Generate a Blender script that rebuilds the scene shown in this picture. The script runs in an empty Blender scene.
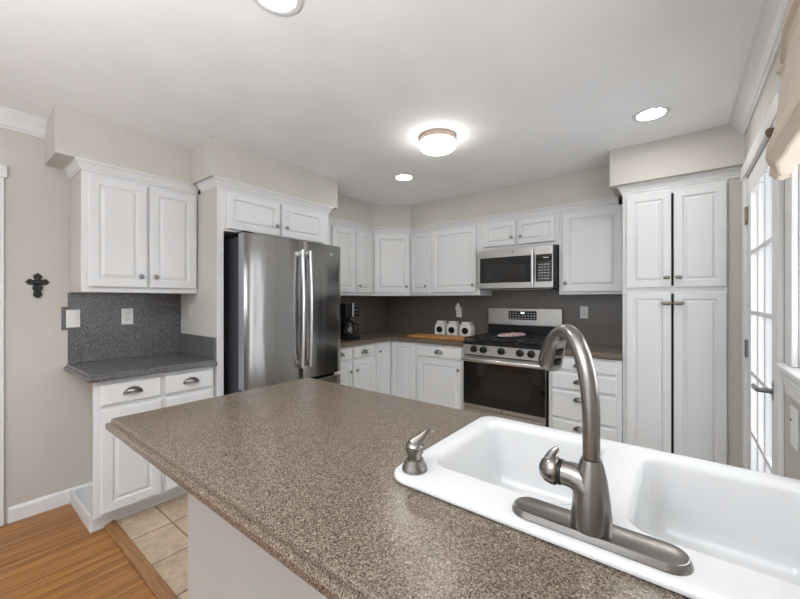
import bpy, bmesh, math, random
from mathutils import Vector, Matrix
R = math.radians
random.seed(7)
S = bpy.context.scene
COL = S.collection

# ------------------------------------------------------------------ camera
CAMZ, YAW, FPX = 1.334, 37.843, 360.3
cam_data = bpy.data.cameras.new('camera')
cam = bpy.data.objects.new('camera', cam_data)
COL.objects.link(cam)
cam.location = (0, 0, CAMZ)
cam.rotation_euler = (R(90), 0, R(YAW))
cam_data.sensor_fit = 'HORIZONTAL'
cam_data.sensor_width = 36.0
cam_data.lens = 36.0 * FPX / 800.0
cam_data.clip_start = 0.02
S.camera = cam

# ------------------------------------------------------------------ world, daylight, exposure
W = bpy.data.worlds.new('World')
S.world = W
W.use_nodes = True
bg = W.node_tree.nodes['Background']
bg.inputs['Color'].default_value = (0.86, 0.93, 1.0, 1)
bg.inputs['Strength'].default_value = 0.65
S.view_settings.view_transform = 'Standard'
S.view_settings.look = 'None'
S.view_settings.gamma = 1.0
S.view_settings.exposure = 1.19
S.view_settings.use_curve_mapping = False


def area(name, loc, rot, sx, sy, power, color=(1, 1, 1)):
    d = bpy.data.lights.new(name, 'AREA')
    d.shape = 'RECTANGLE'
    d.size, d.size_y, d.energy, d.color = sx, sy, power, color
    o = bpy.data.objects.new(name, d)
    COL.objects.link(o)
    o.location, o.rotation_euler = loc, rot
    return o


# daylight at the glass of the real openings
area('daylight_rear', (-1.45, -2.98, 1.30), (R(90), 0, R(180)), 2.9, 2.0, 36, (0.95, 0.975, 1.0))
area('daylight_window', (0.40, 1.34, 1.57), (R(90), 0, R(90)), 0.85, 0.9, 4, (0.95, 0.98, 1.0))
area('daylight_door', (0.50, 2.53, 1.15), (R(90), 0, R(90)), 0.6, 1.6, 2.5, (0.95, 0.98, 1.0))


# ------------------------------------------------------------------ materials
def mat(name, col, rough=0.5, metal=0.0, spec=0.5, **kw):
    m = bpy.data.materials.new(name)
    m.use_nodes = True
    b = m.node_tree.nodes['Principled BSDF']
    b.inputs['Base Color'].default_value = (*col, 1)
    b.inputs['Roughness'].default_value = rough
    b.inputs['Metallic'].default_value = metal
    b.inputs['Specular IOR Level'].default_value = spec
    for k, v in kw.items():
        b.inputs[k].default_value = v
    return m


def nt(m):
    return m.node_tree.nodes, m.node_tree.links, m.node_tree.nodes['Principled BSDF']


def coords(m, scale=(1, 1, 1), rot=(0, 0, 0), loc=(0, 0, 0)):
    n, l, b = nt(m)
    g = n.new('ShaderNodeNewGeometry')
    mp = n.new('ShaderNodeMapping')
    mp.inputs['Scale'].default_value = scale
    mp.inputs['Rotation'].default_value = rot
    mp.inputs['Location'].default_value = loc
    l.new(g.outputs['Position'], mp.inputs['Vector'])
    return mp.outputs['Vector']


def noise(m, vec, scale, detail=2.0, rough=0.5):
    n, l, b = nt(m)
    t = n.new('ShaderNodeTexNoise')
    t.inputs['Scale'].default_value = scale
    t.inputs['Detail'].default_value = detail
    t.inputs['Roughness'].default_value = rough
    l.new(vec, t.inputs['Vector'])
    return t.outputs['Fac']


def ramp(m, fac, stops, interp='LINEAR'):
    n, l, b = nt(m)
    r = n.new('ShaderNodeValToRGB')
    r.color_ramp.interpolation = interp
    e = r.color_ramp.elements
    while len(e) < len(stops):
        e.new(0.5)
    for i, (p, c) in enumerate(stops):
        e[i].position = p
        e[i].color = (*c, 1)
    l.new(fac, r.inputs['Fac'])
    return r.outputs['Color']


def mix(m, a, c, fac, mode='MIX'):
    n, l, b = nt(m)
    x = n.new('ShaderNodeMix')
    x.data_type = 'RGBA'
    x.blend_type = mode
    for s, v in ((x.inputs[6], a), (x.inputs[7], c), (x.inputs[0], fac)):
        if hasattr(v, 'links'):
            l.new(v, s)
        else:
            s.default_value = v if not isinstance(v, tuple) else (*v, 1)
    return x.outputs[2]


def bump(m, fac, strength, dist=0.002):
    n, l, b = nt(m)
    x = n.new('ShaderNodeBump')
    x.inputs['Strength'].default_value = strength
    x.inputs['Distance'].default_value = dist
    l.new(fac, x.inputs['Height'])
    l.new(x.outputs['Normal'], b.inputs['Normal'])


def base(m, out):
    n, l, b = nt(m)
    l.new(out, b.inputs['Base Color'])


def painted(name, col, rough, var=0.03, bstr=0.0, bscale=160):
    m = mat(name, col, rough)
    v = coords(m)
    f = noise(m, v, 3.0, 3)
    base(m, ramp(m, f, [(0.3, tuple(c * (1 - var) for c in col)), (0.7, tuple(min(1, c * (1 + var)) for c in col))]))
    if bstr:
        bump(m, noise(m, v, bscale, 2), bstr, 0.001)
    return m


M = {}
M['wall'] = painted('wall_paint', (0.565, 0.537, 0.494), 0.75)
M['ceiling'] = painted('ceiling_paint', (0.915, 0.93, 0.945), 0.85)
M['trim'] = mat('trim_paint', (0.755, 0.76, 0.765), 0.40)
M['cabinet'] = painted('cabinet_paint', (0.715, 0.722, 0.728), 0.38, 0.012, 0)
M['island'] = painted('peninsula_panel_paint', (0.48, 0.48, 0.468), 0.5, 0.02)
M['dark'] = mat('gap_shade', (0.012, 0.012, 0.012), 0.8)
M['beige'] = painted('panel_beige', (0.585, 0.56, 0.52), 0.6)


def laminate(name, stops, dark, k_=1.0):
    m = mat(name, (0.3, 0.26, 0.23), 0.25, 0, 0.45)
    v = coords(m)
    f1 = noise(m, v, k_ * 300, 3.0, 0.65)
    c = ramp(m, f1, stops)
    f2 = noise(m, v, k_ * 250, 1.0, 0.5)
    k = ramp(m, f2, [(0.60, (0, 0, 0)), (0.66, (1, 1, 1))])
    c = mix(m, c, dark, k)
    f3 = noise(m, v, k_ * 280, 1.0, 0.5)
    n, l, b = nt(m)
    g = ramp(m, f3, [(0.63, (0, 0, 0)), (0.70, (1, 1, 1))])
    c = mix(m, c, tuple(min(1, x * 1.35) for x in stops[-1][1]), g)
    base(m, c)
    return m


M['laminate'] = laminate('speckled_laminate', [(0.37, (0.048, 0.036, 0.028)), (0.49, (0.132, 0.101, 0.076)), (0.62, (0.262, 0.206, 0.158))], (0.030, 0.022, 0.017), 1.10)
M['splash'] = laminate('speckled_backsplash', [(0.36, (0.048, 0.046, 0.049)), (0.49, (0.110, 0.106, 0.111)), (0.66, (0.205, 0.20, 0.206))], (0.05, 0.05, 0.052), 0.62)
M['splash_back'] = laminate('speckled_backsplash_brown', [(0.34, (0.070, 0.059, 0.051)), (0.48, (0.125, 0.106, 0.092)), (0.66, (0.20, 0.172, 0.150))], (0.045, 0.037, 0.033), 0.65)


def brushed(name, col, rough, sc, metal=1.0, st=0.5):
    m = mat(name, col, rough, metal)
    v = coords(m, sc)
    f = noise(m, v, 1.0, 3, 0.6)
    n, l, b = nt(m)
    mr = n.new('ShaderNodeMapRange')
    mr.inputs['To Min'].default_value = rough * 0.75
    mr.inputs['To Max'].default_value = rough * 1.35
    l.new(f, mr.inputs['Value'])
    l.new(mr.outputs['Result'], b.inputs['Roughness'])
    bump(m, f, st, 0.0004)
    return m


M['steel'] = brushed('brushed_steel', (0.52, 0.51, 0.50), 0.24, (400, 400, 6))
M['steel_h'] = brushed('brushed_steel_horizontal', (0.47, 0.46, 0.445), 0.28, (6, 400, 400))
M['fridge'] = brushed('fridge_steel', (0.36, 0.35, 0.34), 0.17, (60, 60, 1.2), 1.0, 0.35)
m = M['fridge']
n, l, b = nt(m)
fw = noise(m, coords(m, (2, 7, 0.8)), 1.0, 1.5, 0.5)
bw = n.new('ShaderNodeBump')
bw.inputs['Strength'].default_value = 0.35
bw.inputs['Distance'].default_value = 0.012
l.new(fw, bw.inputs['Height'])
old = b.inputs['Normal'].links[0].from_node
l.new(bw.outputs['Normal'], old.inputs['Normal'])
M['handle_steel'] = mat('handle_steel', (0.74, 0.74, 0.75), 0.22, 1.0)
M['nickel'] = mat('brushed_nickel', (0.275, 0.258, 0.242), 0.26, 1.0)
M['pewter'] = mat('pewter', (0.27, 0.265, 0.26), 0.32, 1.0)
M['brass'] = mat('aged_brass', (0.27, 0.235, 0.18), 0.35, 1.0)
M['fixture'] = mat('fixture_metal', (0.50, 0.40, 0.33), 0.35, 0.8)
M['black'] = mat('black_plastic', (0.008, 0.008, 0.008), 0.35, 0, 0.3)
M['black_glass'] = mat('black_glass', (0.006, 0.006, 0.006), 0.05, 0, 0.5)
M['inner_glass'] = mat('oven_window_glass', (0.014, 0.013, 0.012), 0.10, 0, 0.5)
M['iron'] = mat('cast_iron', (0.015, 0.015, 0.015), 0.55)
M['fridge_case'] = mat('fridge_case', (0.045, 0.05, 0.06), 0.45)
M['fridge_edge'] = mat('fridge_door_edge', (0.42, 0.44, 0.50), 0.35, 0.6)
M['porcelain'] = mat('white_porcelain', (0.655, 0.66, 0.663), 0.10, 0, 0.5)
M['white_plastic'] = mat('white_plastic', (0.78, 0.78, 0.77), 0.35)
M['ivory'] = mat('ivory_plastic', (0.62, 0.58, 0.50), 0.4)
M['slot'] = mat('slot_dark', (0.05, 0.05, 0.05), 0.6)
M['grey_print'] = mat('grey_print', (0.45, 0.45, 0.45), 0.6)
M['ceramic'] = mat('white_ceramic', (0.74, 0.73, 0.71), 0.25)
M['cross'] = mat('dark_iron', (0.025, 0.028, 0.025), 0.6, 0.3)
M['ring'] = mat('dark_brown_ring', (0.10, 0.055, 0.025), 0.5)
M['carafe'] = mat('carafe_glass', (0.02, 0.02, 0.02), 0.03, 0, 0.8)

m = mat('shade_linen', (0.60, 0.50, 0.41), 0.9)
v = coords(m, (500, 500, 90))
f = noise(m, v, 1.0, 3)
base(m, ramp(m, f, [(0.3, (0.52, 0.43, 0.35)), (0.7, (0.69, 0.59, 0.495))]))
bump(m, f, 0.3, 0.001)
M['linen'] = m

m = mat('pink_cloth', (0.62, 0.42, 0.44), 0.9)
v = coords(m)
f = noise(m, v, 60, 3)
base(m, ramp(m, f, [(0.42, (0.46, 0.26, 0.29)), (0.55, (0.70, 0.54, 0.54))]))
M['pink'] = m

m = mat('board_wood', (0.45, 0.22, 0.08), 0.4)
v = coords(m, (3, 40, 3))
f = noise(m, v, 1.0, 4)
base(m, ramp(m, f, [(0.3, (0.36, 0.15, 0.04)), (0.7, (0.58, 0.29, 0.09))]))
M['board'] = m

# bamboo strip floor, strips along y
m = mat('wood_floor', (0.36, 0.17, 0.07), 0.33)
n, l, b = nt(m)
v = coords(m, (1, 1, 1), (0, 0, R(90)))
br = n.new('ShaderNodeTexBrick')
br.offset = 0.37
br.inputs['Color1'].default_value = (0.28, 0.115, 0.027, 1)
br.inputs['Color2'].default_value = (0.46, 0.210, 0.056, 1)
br.inputs['Mortar'].default_value = (0.16, 0.07, 0.025, 1)
br.inputs['Scale'].default_value = 1.0
br.inputs['Mortar Size'].default_value = 0.0012
br.inputs['Mortar Smooth'].default_value = 0.2
br.inputs['Bias'].default_value = -0.1
br.inputs['Brick Width'].default_value = 7.3
br.inputs['Row Height'].default_value = 0.024
l.new(v, br.inputs['Vector'])
v2 = coords(m, (150, 2.6, 1))
f = noise(m, v2, 1.0, 4, 0.65)
st = ramp(m, f, [(0.36, (0.36, 0.28, 0.22)), (0.50, (1, 1, 1))])
base(m, mix(m, br.outputs['Color'], st, 0.8, 'MULTIPLY'))
bump(m, br.outputs['Fac'], -0.15, 0.001)
M['wood'] = m

m = mat('threshold_wood', (0.34, 0.16, 0.06), 0.4)
v2 = coords(m, (5, 140, 1))
f = noise(m, v2, 1.0, 4, 0.65)
base(m, ramp(m, f, [(0.3, (0.17, 0.075, 0.027)), (0.65, (0.37, 0.19, 0.08))]))
M['threshold'] = m

# tiles 0.305 m
m = mat('tile', (0.56, 0.46, 0.36), 0.45)
n, l, b = nt(m)
v = coords(m, (1, 1, 1), (0, 0, 0), (2.40, -0.868, 0))
br = n.new('ShaderNodeTexBrick')
br.offset = 0.0
br.inputs['Color1'].default_value = (0.51, 0.405, 0.30, 1)
br.inputs['Color2'].default_value = (0.59, 0.485, 0.37, 1)
br.inputs['Mortar'].default_value = (0.24, 0.165, 0.11, 1)
br.inputs['Scale'].default_value = 1.0
br.inputs['Mortar Size'].default_value = 0.0055
br.inputs['Mortar Smooth'].default_value = 0.1
br.inputs['Brick Width'].default_value = 0.305
br.inputs['Row Height'].default_value = 0.305
l.new(v, br.inputs['Vector'])
vv = coords(m)
f = noise(m, vv, 9, 5, 0.65)
st = ramp(m, f, [(0.32, (0.66, 0.61, 0.55)), (0.6, (1.08, 1.05, 1.0))])
c = mix(m, br.outputs['Color'], st, 0.8, 'MULTIPLY')
f = noise(m, vv, 45, 3, 0.6)
st = ramp(m, f, [(0.30, (0.58, 0.48, 0.38)), (0.43, (1, 1, 1))])
base(m, mix(m, c, st, 0.7, 'MULTIPLY'))
bump(m, br.outputs['Fac'], -0.3, 0.002)
M['tile'] = m


def emit(name, col, strength):
    m = mat(name, col, 0.4)
    n, l, b = nt(m)
    b.inputs['Emission Color'].default_value = (*col, 1)
    b.inputs['Emission Strength'].default_value = strength
    return m


M['lamp'] = emit('lamp_glow', (1.0, 0.97, 0.93), 34.0)
M['globe'] = emit('globe_glow', (1.0, 0.96, 0.91), 6.5)
M['led'] = emit('display_digits', (0.7, 0.9, 1.0), 0.8)

m = bpy.data.materials.new('window_glass')
m.use_nodes = True
n, l = m.node_tree.nodes, m.node_tree.links
n.clear()
out = n.new('ShaderNodeOutputMaterial')
gl = n.new('ShaderNodeBsdfGlossy')
gl.inputs['Roughness'].default_value = 0.02
tr = n.new('ShaderNodeBsdfTransparent')
mx = n.new('ShaderNodeMixShader')
fr = n.new('ShaderNodeLayerWeight')
fr.inputs['Blend'].default_value = 0.5
pw = n.new('ShaderNodeMath')
pw.operation = 'POWER'
pw.inputs[1].default_value = 5.0
l.new(fr.outputs['Facing'], pw.inputs[0])
ml = n.new('ShaderNodeMath')
ml.operation = 'MULTIPLY_ADD'
ml.inputs[1].default_value = 0.92
ml.inputs[2].default_value = 0.05
l.new(pw.outputs[0], ml.inputs[0])
l.new(ml.outputs[0], mx.inputs[0])
l.new(tr.outputs[0], mx.inputs[1])
l.new(gl.outputs[0], mx.inputs[2])
l.new(mx.outputs[0], out.inputs[0])
M['glass'] = m


# ------------------------------------------------------------------ mesh helpers
def IDM(u, w, z):
    return (u, w, z)


def faceX(x0):          # faces +x: u runs along y, w outwards
    return lambda u, w, z: (x0 + w, u, z)


def faceY(y0):          # faces -y: u runs along x
    return lambda u, w, z: (u, y0 - w, z)


def faceDiag(p, q):     # faces out of the corner; u runs from p to q
    d = Vector((q[0] - p[0], q[1] - p[1])).normalized()
    nrm = Vector((d.y, -d.x))
    return lambda u, w, z: (p[0] + d.x * u + nrm.x * w, p[1] + d.y * u + nrm.y * w, z)


class B:
    def __init__(self):
        self.bm = bmesh.new()

    def _add(self, t):
        me = bpy.data.meshes.new('tmp')
        t.to_mesh(me)
        t.free()
        self.bm.from_mesh(me)
        bpy.data.meshes.remove(me)

    def box(self, u0, u1, w0, w1, z0, z1, F=IDM, bev=0.0, seg=2):
        t = bmesh.new()
        vs = [t.verts.new(F(u, w, z)) for u in (u0, u1) for w in (w0, w1) for z in (z0, z1)]
        for q in ((0, 1, 3, 2), (4, 6, 7, 5), (0, 4, 5, 1), (2, 3, 7, 6), (0, 2, 6, 4), (1, 5, 7, 3)):
            t.faces.new([vs[i] for i in q])
        bmesh.ops.recalc_face_normals(t, faces=t.faces)
        if bev > 0:
            bmesh.ops.bevel(t, geom=list(t.edges), offset=bev, segments=seg, affect='EDGES', profile=0.5)
        self._add(t)
        return self

    def loops(self, L, cap0=True, cap1=True, closed=True):
        t = bmesh.new()
        rows = [[t.verts.new(p) for p in lp] for lp in L]
        n = len(rows[0])
        for a, b_ in zip(rows, rows[1:]):
            for i in range(n if closed else n - 1):
                j = (i + 1) % n
                try:
                    t.faces.new((a[i], a[j], b_[j], b_[i]))
                except ValueError:
                    pass
        if cap0:
            t.faces.new(rows[0][::-1])
        if cap1:
            t.faces.new(rows[-1])
        bmesh.ops.recalc_face_normals(t, faces=t.faces)
        self._add(t)
        return self

    def lathe(self, prof, c, axis=(0, 0, 1), seg=24, sx=1.0, sy=1.0, caps=True):
        ax = Vector(axis).normalized()
        q = Vector((0, 0, 1)).rotation_difference(ax).to_matrix()
        L = []
        for r, h in prof:
            r = max(r, 1e-5)
            L.append([Vector(c) + q @ Vector((r * sx * math.cos(2 * math.pi * i / seg), r * sy * math.sin(2 * math.pi * i / seg), h)) for i in range(seg)])
        return self.loops(L, caps, caps)

    def tube(self, pts, rad, seg=12, flat=None):
        P = [Vector(p) for p in pts]
        rr = rad if isinstance(rad, (list, tuple)) else [rad] * len(P)
        L = []
        prev = None
        for i, p in enumerate(P):
            d = (P[min(i + 1, len(P) - 1)] - P[max(i - 1, 0)]).normalized()
            if prev is None:
                up = Vector((0, 0, 1)) if abs(d.z) < 0.9 else Vector((0, 1, 0))
                a = d.cross(up).normalized()
            else:
                a = (prev - d * prev.dot(d)).normalized()
            prev = a
            b_ = d.cross(a)
            f = 1.0 if flat is None else flat
            L.append([p + a * (rr[i] * math.cos(2 * math.pi * k / seg)) + b_ * (rr[i] * f * math.sin(2 * math.pi * k / seg)) for k in range(seg)])
        return self.loops(L)

    def prism(self, poly, w0, w1, F=IDM):       # poly in (u,z), extruded along w
        return self.loops([[F(u, w0, z) for u, z in poly], [F(u, w1, z) for u, z in poly]])


def link(name, bmb, material, parent=None, origin=(0, 0, 0), smooth=None):
    bm = bmb.bm
    bmesh.ops.remove_doubles(bm, verts=bm.verts, dist=1e-6)
    bmesh.ops.translate(bm, verts=bm.verts, vec=-Vector(origin))
    me = bpy.data.meshes.new(name)
    bm.to_mesh(me)
    bm.free()
    if smooth is not None:
        me.shade_smooth()
        me.set_sharp_from_angle(angle=R(smooth))
    me.materials.append(material)
    o = bpy.data.objects.new(name, me)
    COL.objects.link(o)
    if parent:
        o.parent = parent
    else:
        o.location = origin
    return o


def struct(name, bmb, material, parent=None, smooth=None, label=None):
    o = link(name, bmb, material, parent, (0, 0, 0), smooth)
    if parent is None:
        o['kind'] = 'structure'
        if label:
            o['label'] = label
    return o


class Thing:
    def __init__(self, name, label, cat, loc, group=None):
        o = bpy.data.objects.new(name, None)
        o.empty_display_size = 0.05
        COL.objects.link(o)
        o.location = loc
        o['label'], o['category'] = label, cat
        if group:
            o['group'] = group
        self.o, self.loc = o, loc

    def part(self, name, bmb, material, parent=None, smooth=None, label=None):
        p = link(name, bmb, material, parent or self.o, self.loc, smooth)
        if label:
            p['label'] = label
        return p


def single(name, bmb, material, loc, label, cat, group=None, smooth=None):
    o = link(name, bmb, material, None, loc, smooth)
    o['label'], o['category'] = label, cat
    if group:
        o['group'] = group
    return o


def offset_poly(poly, d):
    n = len(poly)
    out = []
    for i in range(n):
        p0, p1, p2 = Vector(poly[i - 1]), Vector(poly[i]), Vector(poly[(i + 1) % n])
        e0, e1 = (p1 - p0).normalized(), (p2 - p1).normalized()
        n0, n1 = Vector((-e0.y, e0.x)), Vector((-e1.y, e1.x))
        a, b_ = p1 + n0 * d[i - 1], p1 + n1 * d[i]
        cr = e0.x * e1.y - e0.y * e1.x
        if abs(cr) < 1e-6:
            out.append(tuple(b_))
            continue
        t = ((b_ - a).x * e1.y - (b_ - a).y * e1.x) / cr
        out.append(tuple(a + e0 * t))
    return out


EDGE = [(0.008, -0.040), (0.0, -0.036), (0.0, -0.021), (0.003, -0.0165), (0.0080, -0.0150), (0.0125, -0.0146), (0.0128, -0.0065), (0.0146, -0.0020), (0.018, 0.0)]


def worktop(poly, front, ztop, hole=None):
    """poly counter-clockwise, front = 1 for edges that carry the moulded edge (edge i runs from point i to i+1)"""
    b = B()
    L = []
    for ins, dz in EDGE:
        q = offset_poly(poly, [ins if f else 0.0 for f in front])
        L.append([(x, y, ztop + dz) for x, y in q])
    if hole:
        b.loops(L, True, False)
        x0, x1, y0, y1 = hole
        h = [(x0, y0), (x1, y0), (x1, y1), (x0, y1)]
        b.loops([L[-1], [(x, y, ztop) for x, y in h], [(x, y, ztop - 0.039) for x, y in h]], False, False)
        # open the underside round the hole
        bm = b.bm
        for f in [f for f in bm.faces if all(abs(v.co.z - (ztop - 0.040)) < 1e-5 for v in f.verts)]:
            bm.faces.remove(f)
        b.loops([L[0], [(x, y, ztop - 0.039) for x, y in h]], False, False)
    else:
        b.loops(L)
    return b


# ------------------------------------------------------------------ cabinet builders
def panel_door(F, u0, u1, z0, z1, w0=0.0, t=0.020):
    s = min(1.0, (u1 - u0) / 0.30, (z1 - z0) / 0.30)
    s = max(s, 0.62)
    prof = [(0, w0), (0, w0 + t - 0.005), (0.002, w0 + t - 0.002), (0.006, w0 + t), (0.052 * s, w0 + t), (0.056 * s, w0 + t - 0.003),
            (0.059 * s, w0 + t - 0.0085), (0.064 * s, w0 + t - 0.0095), (0.079 * s, w0 + t - 0.0020), (0.081 * s, w0 + t - 0.0008)]
    b = B()
    b.loops([[F(u0 + i, w, z0 + i), F(u1 - i, w, z0 + i), F(u1 - i, w, z1 - i), F(u0 + i, w, z1 - i)] for i, w in prof])
    return b


def slab_front(F, u0, u1, z0, z1, w0=0.0, t=0.020):
    prof = [(0, w0), (0, w0 + t - 0.008), (0.003, w0 + t - 0.006), (0.006, w0 + t - 0.002), (0.011, w0 + t)]
    b = B()
    b.loops([[F(u0 + i, w, z0 + i), F(u1 - i, w, z0 + i), F(u1 - i, w, z1 - i), F(u0 + i, w, z1 - i)] for i, w in prof])
    return b


def knob(F, u, z, w0=0.02):
    o, a = Vector(F(u, w0, z)), Vector(F(u, w0 + 1, z)) - Vector(F(u, w0, z))
    return B().lathe([(0.006, 0), (0.005, 0.010), (0.008, 0.013), (0.0150, 0.017), (0.0160, 0.021), (0.013, 0.026), (0.006, 0.0285)], o, a, 16)


def bar_knob(F, u, z, w0=0.02, hw=0.019):
    b = B()
    o, a = Vector(F(u, w0, z)), Vector(F(u, w0 + 1, z)) - Vector(F(u, w0, z))
    b.lathe([(0.008, 0), (0.006, 0.004), (0.0045, 0.016)], o, a, 12)
    pts = [F(u - hw, w0 + 0.020, z), F(u - hw * 0.9, w0 + 0.021, z), F(u - hw * 0.5, w0 + 0.022, z), F(u, w0 + 0.022, z), F(u + hw * 0.5, w0 + 0.022, z), F(u + hw * 0.9, w0 + 0.021, z), F(u + hw, w0 + 0.020, z)]
    b.tube(pts, [0.003, 0.0095, 0.0120, 0.0125, 0.0120, 0.0095, 0.003], 12)
    return b


def cup_pull(F, u, z, w0=0.02, hw=0.044, h=0.033, d=0.024):
    """bin pull: a flared quarter shell, open below, on a rimmed back plate"""
    b = B()
    n, k = 18, 7
    outer, inner = [], []
    for sc, L in ((1.0, outer), (0.86, inner)):
        for j in range(k + 1):
            e = (math.pi / 2) * j / k
            row = []
            for i in range(n + 1):
                a = math.pi * i / n
                ru = hw * sc * math.cos(a)
                rz = h * sc * math.sin(a)
                row.append(F(u + ru * math.cos(e), w0 + d * sc * math.sin(e) * (0.35 + 0.65 * math.sin(a)) + 0.001, z - 0.015 + rz * math.cos(e)))
            L.append(row)
    b.loops(outer, False, False, False)
    b.loops(inner, False, False, False)
    # rim of the back plate
    b.tube([F(u + (hw + 0.004) * math.cos(math.pi * i / n), w0 + 0.003, z - 0.015 + (h + 0.003) * math.sin(math.pi * i / n)) for i in range(n + 1)], 0.0038, 8)
    # front lip
    b.tube([F(u + hw * 0.93 * math.cos(math.pi * i / n), w0 + 0.0035 + d * (0.35 + 0.65 * math.sin(math.pi * i / n)) * 0.98 * math.sin(math.pi * i / n) ** 0.5, z - 0.015 + 0.004 * math.sin(math.pi * i / n)) for i in range(n + 1)], 0.0036, 8)
    return b


def carcass(F, u0, u1, z0, z1, depth, rails, w_frame=0.018):
    """box body plus face frame; rails = list of (u0,u1,z0,z1) of the frame pieces"""
    b = B()
    b.box(u0, u1, -depth, -w_frame, z0, z1, F)
    return b


def face_frame(F, u0, u1, z0, z1, w_frame=0.018):
    return B().box(u0, u1, -w_frame, 0.0, z0, z1, F, 0.0015, 1)


def cabinet(name, label, F, u0, u1, z0, z1, depth, doors=(), drawers=(), group=None, toe=False, hw='knob', side='cabinet'):
    """doors: (u0,u1,z0,z1,knob_u,knob_z); drawers: (u0,u1,z0,z1,pull_u,pull_z)"""
    c = F((u0 + u1) / 2, -depth / 2, 0)
    t = Thing(name, label, 'cabinet', (c[0], c[1], z0 if not toe else 0.0), group)
    b = B().box(u0, u1, -depth, -0.0185, z0, z1, F)
    t.part('body', b, M[side])
    t.part('face_frame', face_frame(F, u0, u1, z0, z1), M['cabinet'])
    if toe:
        t.part('toe_kick', B().box(u0, u1, -depth, -0.075, 0.001, z0 - 0.0005, F), M['cabinet'])
    for d in doors:
        p = t.part('door', panel_door(F, d[0], d[1], d[2], d[3], 0.001), M['cabinet'])
        if d[4] is not None:
            if hw == 'bar':
                t.part('knob', bar_knob(F, d[4], d[5], 0.021), M['brass'], p, 40, 'aged metal knob')
            else:
                t.part('knob', knob(F, d[4], d[5], 0.021), M['pewter'], p, 40, 'dark metal knob')
    for d in drawers:
        p = t.part('drawer', slab_front(F, d[0], d[1], d[2], d[3], 0.001), M['cabinet'])
        if d[4] is not None:
            t.part('handle', cup_pull(F, d[4], d[5], 0.021), M['pewter'], p, 40, 'dark metal cup handle')
    return t


def sweep_path(path, prof):
    """path: (x,y) points left to right seen from the room; prof: (outward, z). Mitred."""
    n = len(path)
    L = []
    for i in range(n):
        p = Vector(path[i])
        d0 = (p - Vector(path[i - 1])).normalized() if i > 0 else None
        d1 = (Vector(path[i + 1]) - p).normalized() if i < n - 1 else None
        d0 = d0 or d1
        d1 = d1 or d0
        n0, n1 = Vector((d0.y, -d0.x)), Vector((d1.y, -d1.x))
        m_ = (n0 + n1).normalized()
        k = 1.0 / max(0.2, m_.dot(n0))
        L.append([(p.x + m_.x * k * o, p.y + m_.y * k * o, z) for o, z in prof])
    return B().loops(L)


# ------------------------------------------------------------------ room shell
XL, XR, YB, YF, H = -3.167, 0.320, 3.773, -3.0, 2.449
T = 0.12
struct('floor', B().box(XL - T, XR + T, YF - T, 0.622, -0.05, 0.0), M['wood'], label='golden brown narrow strip wood floor')
struct('floor_tile', B().box(XL - T, XR + T, 0.622, YB + T, -0.05, -0.0005), M['tile'], label='beige stone look tile floor of the kitchen')
struct('ceiling', B().box(XL - T, XR + T, YF - T, YB + T, H, H + 0.1), M['ceiling'])
struct('wall_left', B().box(XL - T, XL, YF, YB + T, 0, H), M['wall'])
struct('wall_back', B().box(XL, XR + T, YB, YB + T, 0, H), M['wall'])
WY0, WY1, WZ0, WZ1 = 0.88, 1.80, 1.10, 2.05        # window opening
DY0, DY1, DZ1 = 2.10, 2.955, 2.06                  # door opening
b = B()
for y0, y1, z0, z1 in ((YF, WY0, 0, H), (WY0, WY1, 0, WZ0), (WY0, WY1, WZ1, H), (WY1, DY0, 0, H), (DY0, DY1, DZ1, H), (DY1, YB, 0, H)):
    b.box(XR, XR + T, y0, y1, z0, z1)
struct('wall_right', b, M['wall'])
RX0, RX1, RZ0, RZ1 = -2.95, 0.05, 0.25, 2.30
b = B()
for x0, x1, z0, z1 in ((XL - T, RX0, 0, H), (RX1, XR + T, 0, H), (RX0, RX1, 0, RZ0), (RX0, RX1, RZ1, H)):
    b.box(x0, x1, YF - T, YF, z0, z1)
struct('wall_rear', b, M['wall'])
b = B()
for x in (RX0, RX0 + 0.98, RX0 + 1.96, RX1 - 0.05):
    b.box(x, x + 0.05, YF - 0.09, YF - 0.03, RZ0, RZ1)
b.box(RX0, RX1, YF - 0.089, YF - 0.031, RZ0, RZ0 + 0.05)
b.box(RX0, RX1, YF - 0.089, YF - 0.031, RZ1 - 0.05, RZ1)
w2 = struct('window_2', b, M['trim'])
struct('pane', B().box(RX0 + 0.02, RX1 - 0.02, YF - 0.064, YF - 0.06, RZ0 + 0.02, RZ1 - 0.02), M['glass'], w2)

# soffits
struct('ground', B().box(XR + T + 0.002, 9.0, -9.0, 12.0, -0.20, -0.15), M['ceiling'], label='pale ground outside the glazed door')
SX1, SX2, SY1, SY2, SY3, SZ = -2.839, -2.528, 0.420, 1.151, 2.305, 2.182
SYB = 3.434
b = B()
b.loops([[(x, y, z) for x, y in ((XL, SY1), (SX1, SY1), (SX1, SY2), (SX2, SY2), (SX2, SY3), (SX1, SY3), (SX1, 3.121), (-2.510, SYB), (-0.416, SYB), (-0.416, 3.093), (XR, 3.093), (XR, YB), (XL, YB))] for z in (SZ, H)])
struct('wall_soffit', b, M['wall'], label='beige boxed soffit running above the wall cabinets')

# crown mouldings
CROWN = [(0.0, H - 0.100), (0.010, H - 0.100), (0.012, H - 0.090), (0.022, H - 0.084), (0.026, H - 0.070), (0.036, H - 0.052), (0.052, H - 0.034), (0.062, H - 0.022), (0.066, H - 0.012), (0.076, H - 0.010), (0.076, H), (0.0, H)]
struct('trim_crown_left', sweep_path([(XL, YF), (XL, SY1)], CROWN), M['trim'])
struct('trim_crown_right', sweep_path([(XR, 3.093), (XR, YF)], CROWN), M['trim'])
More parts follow.
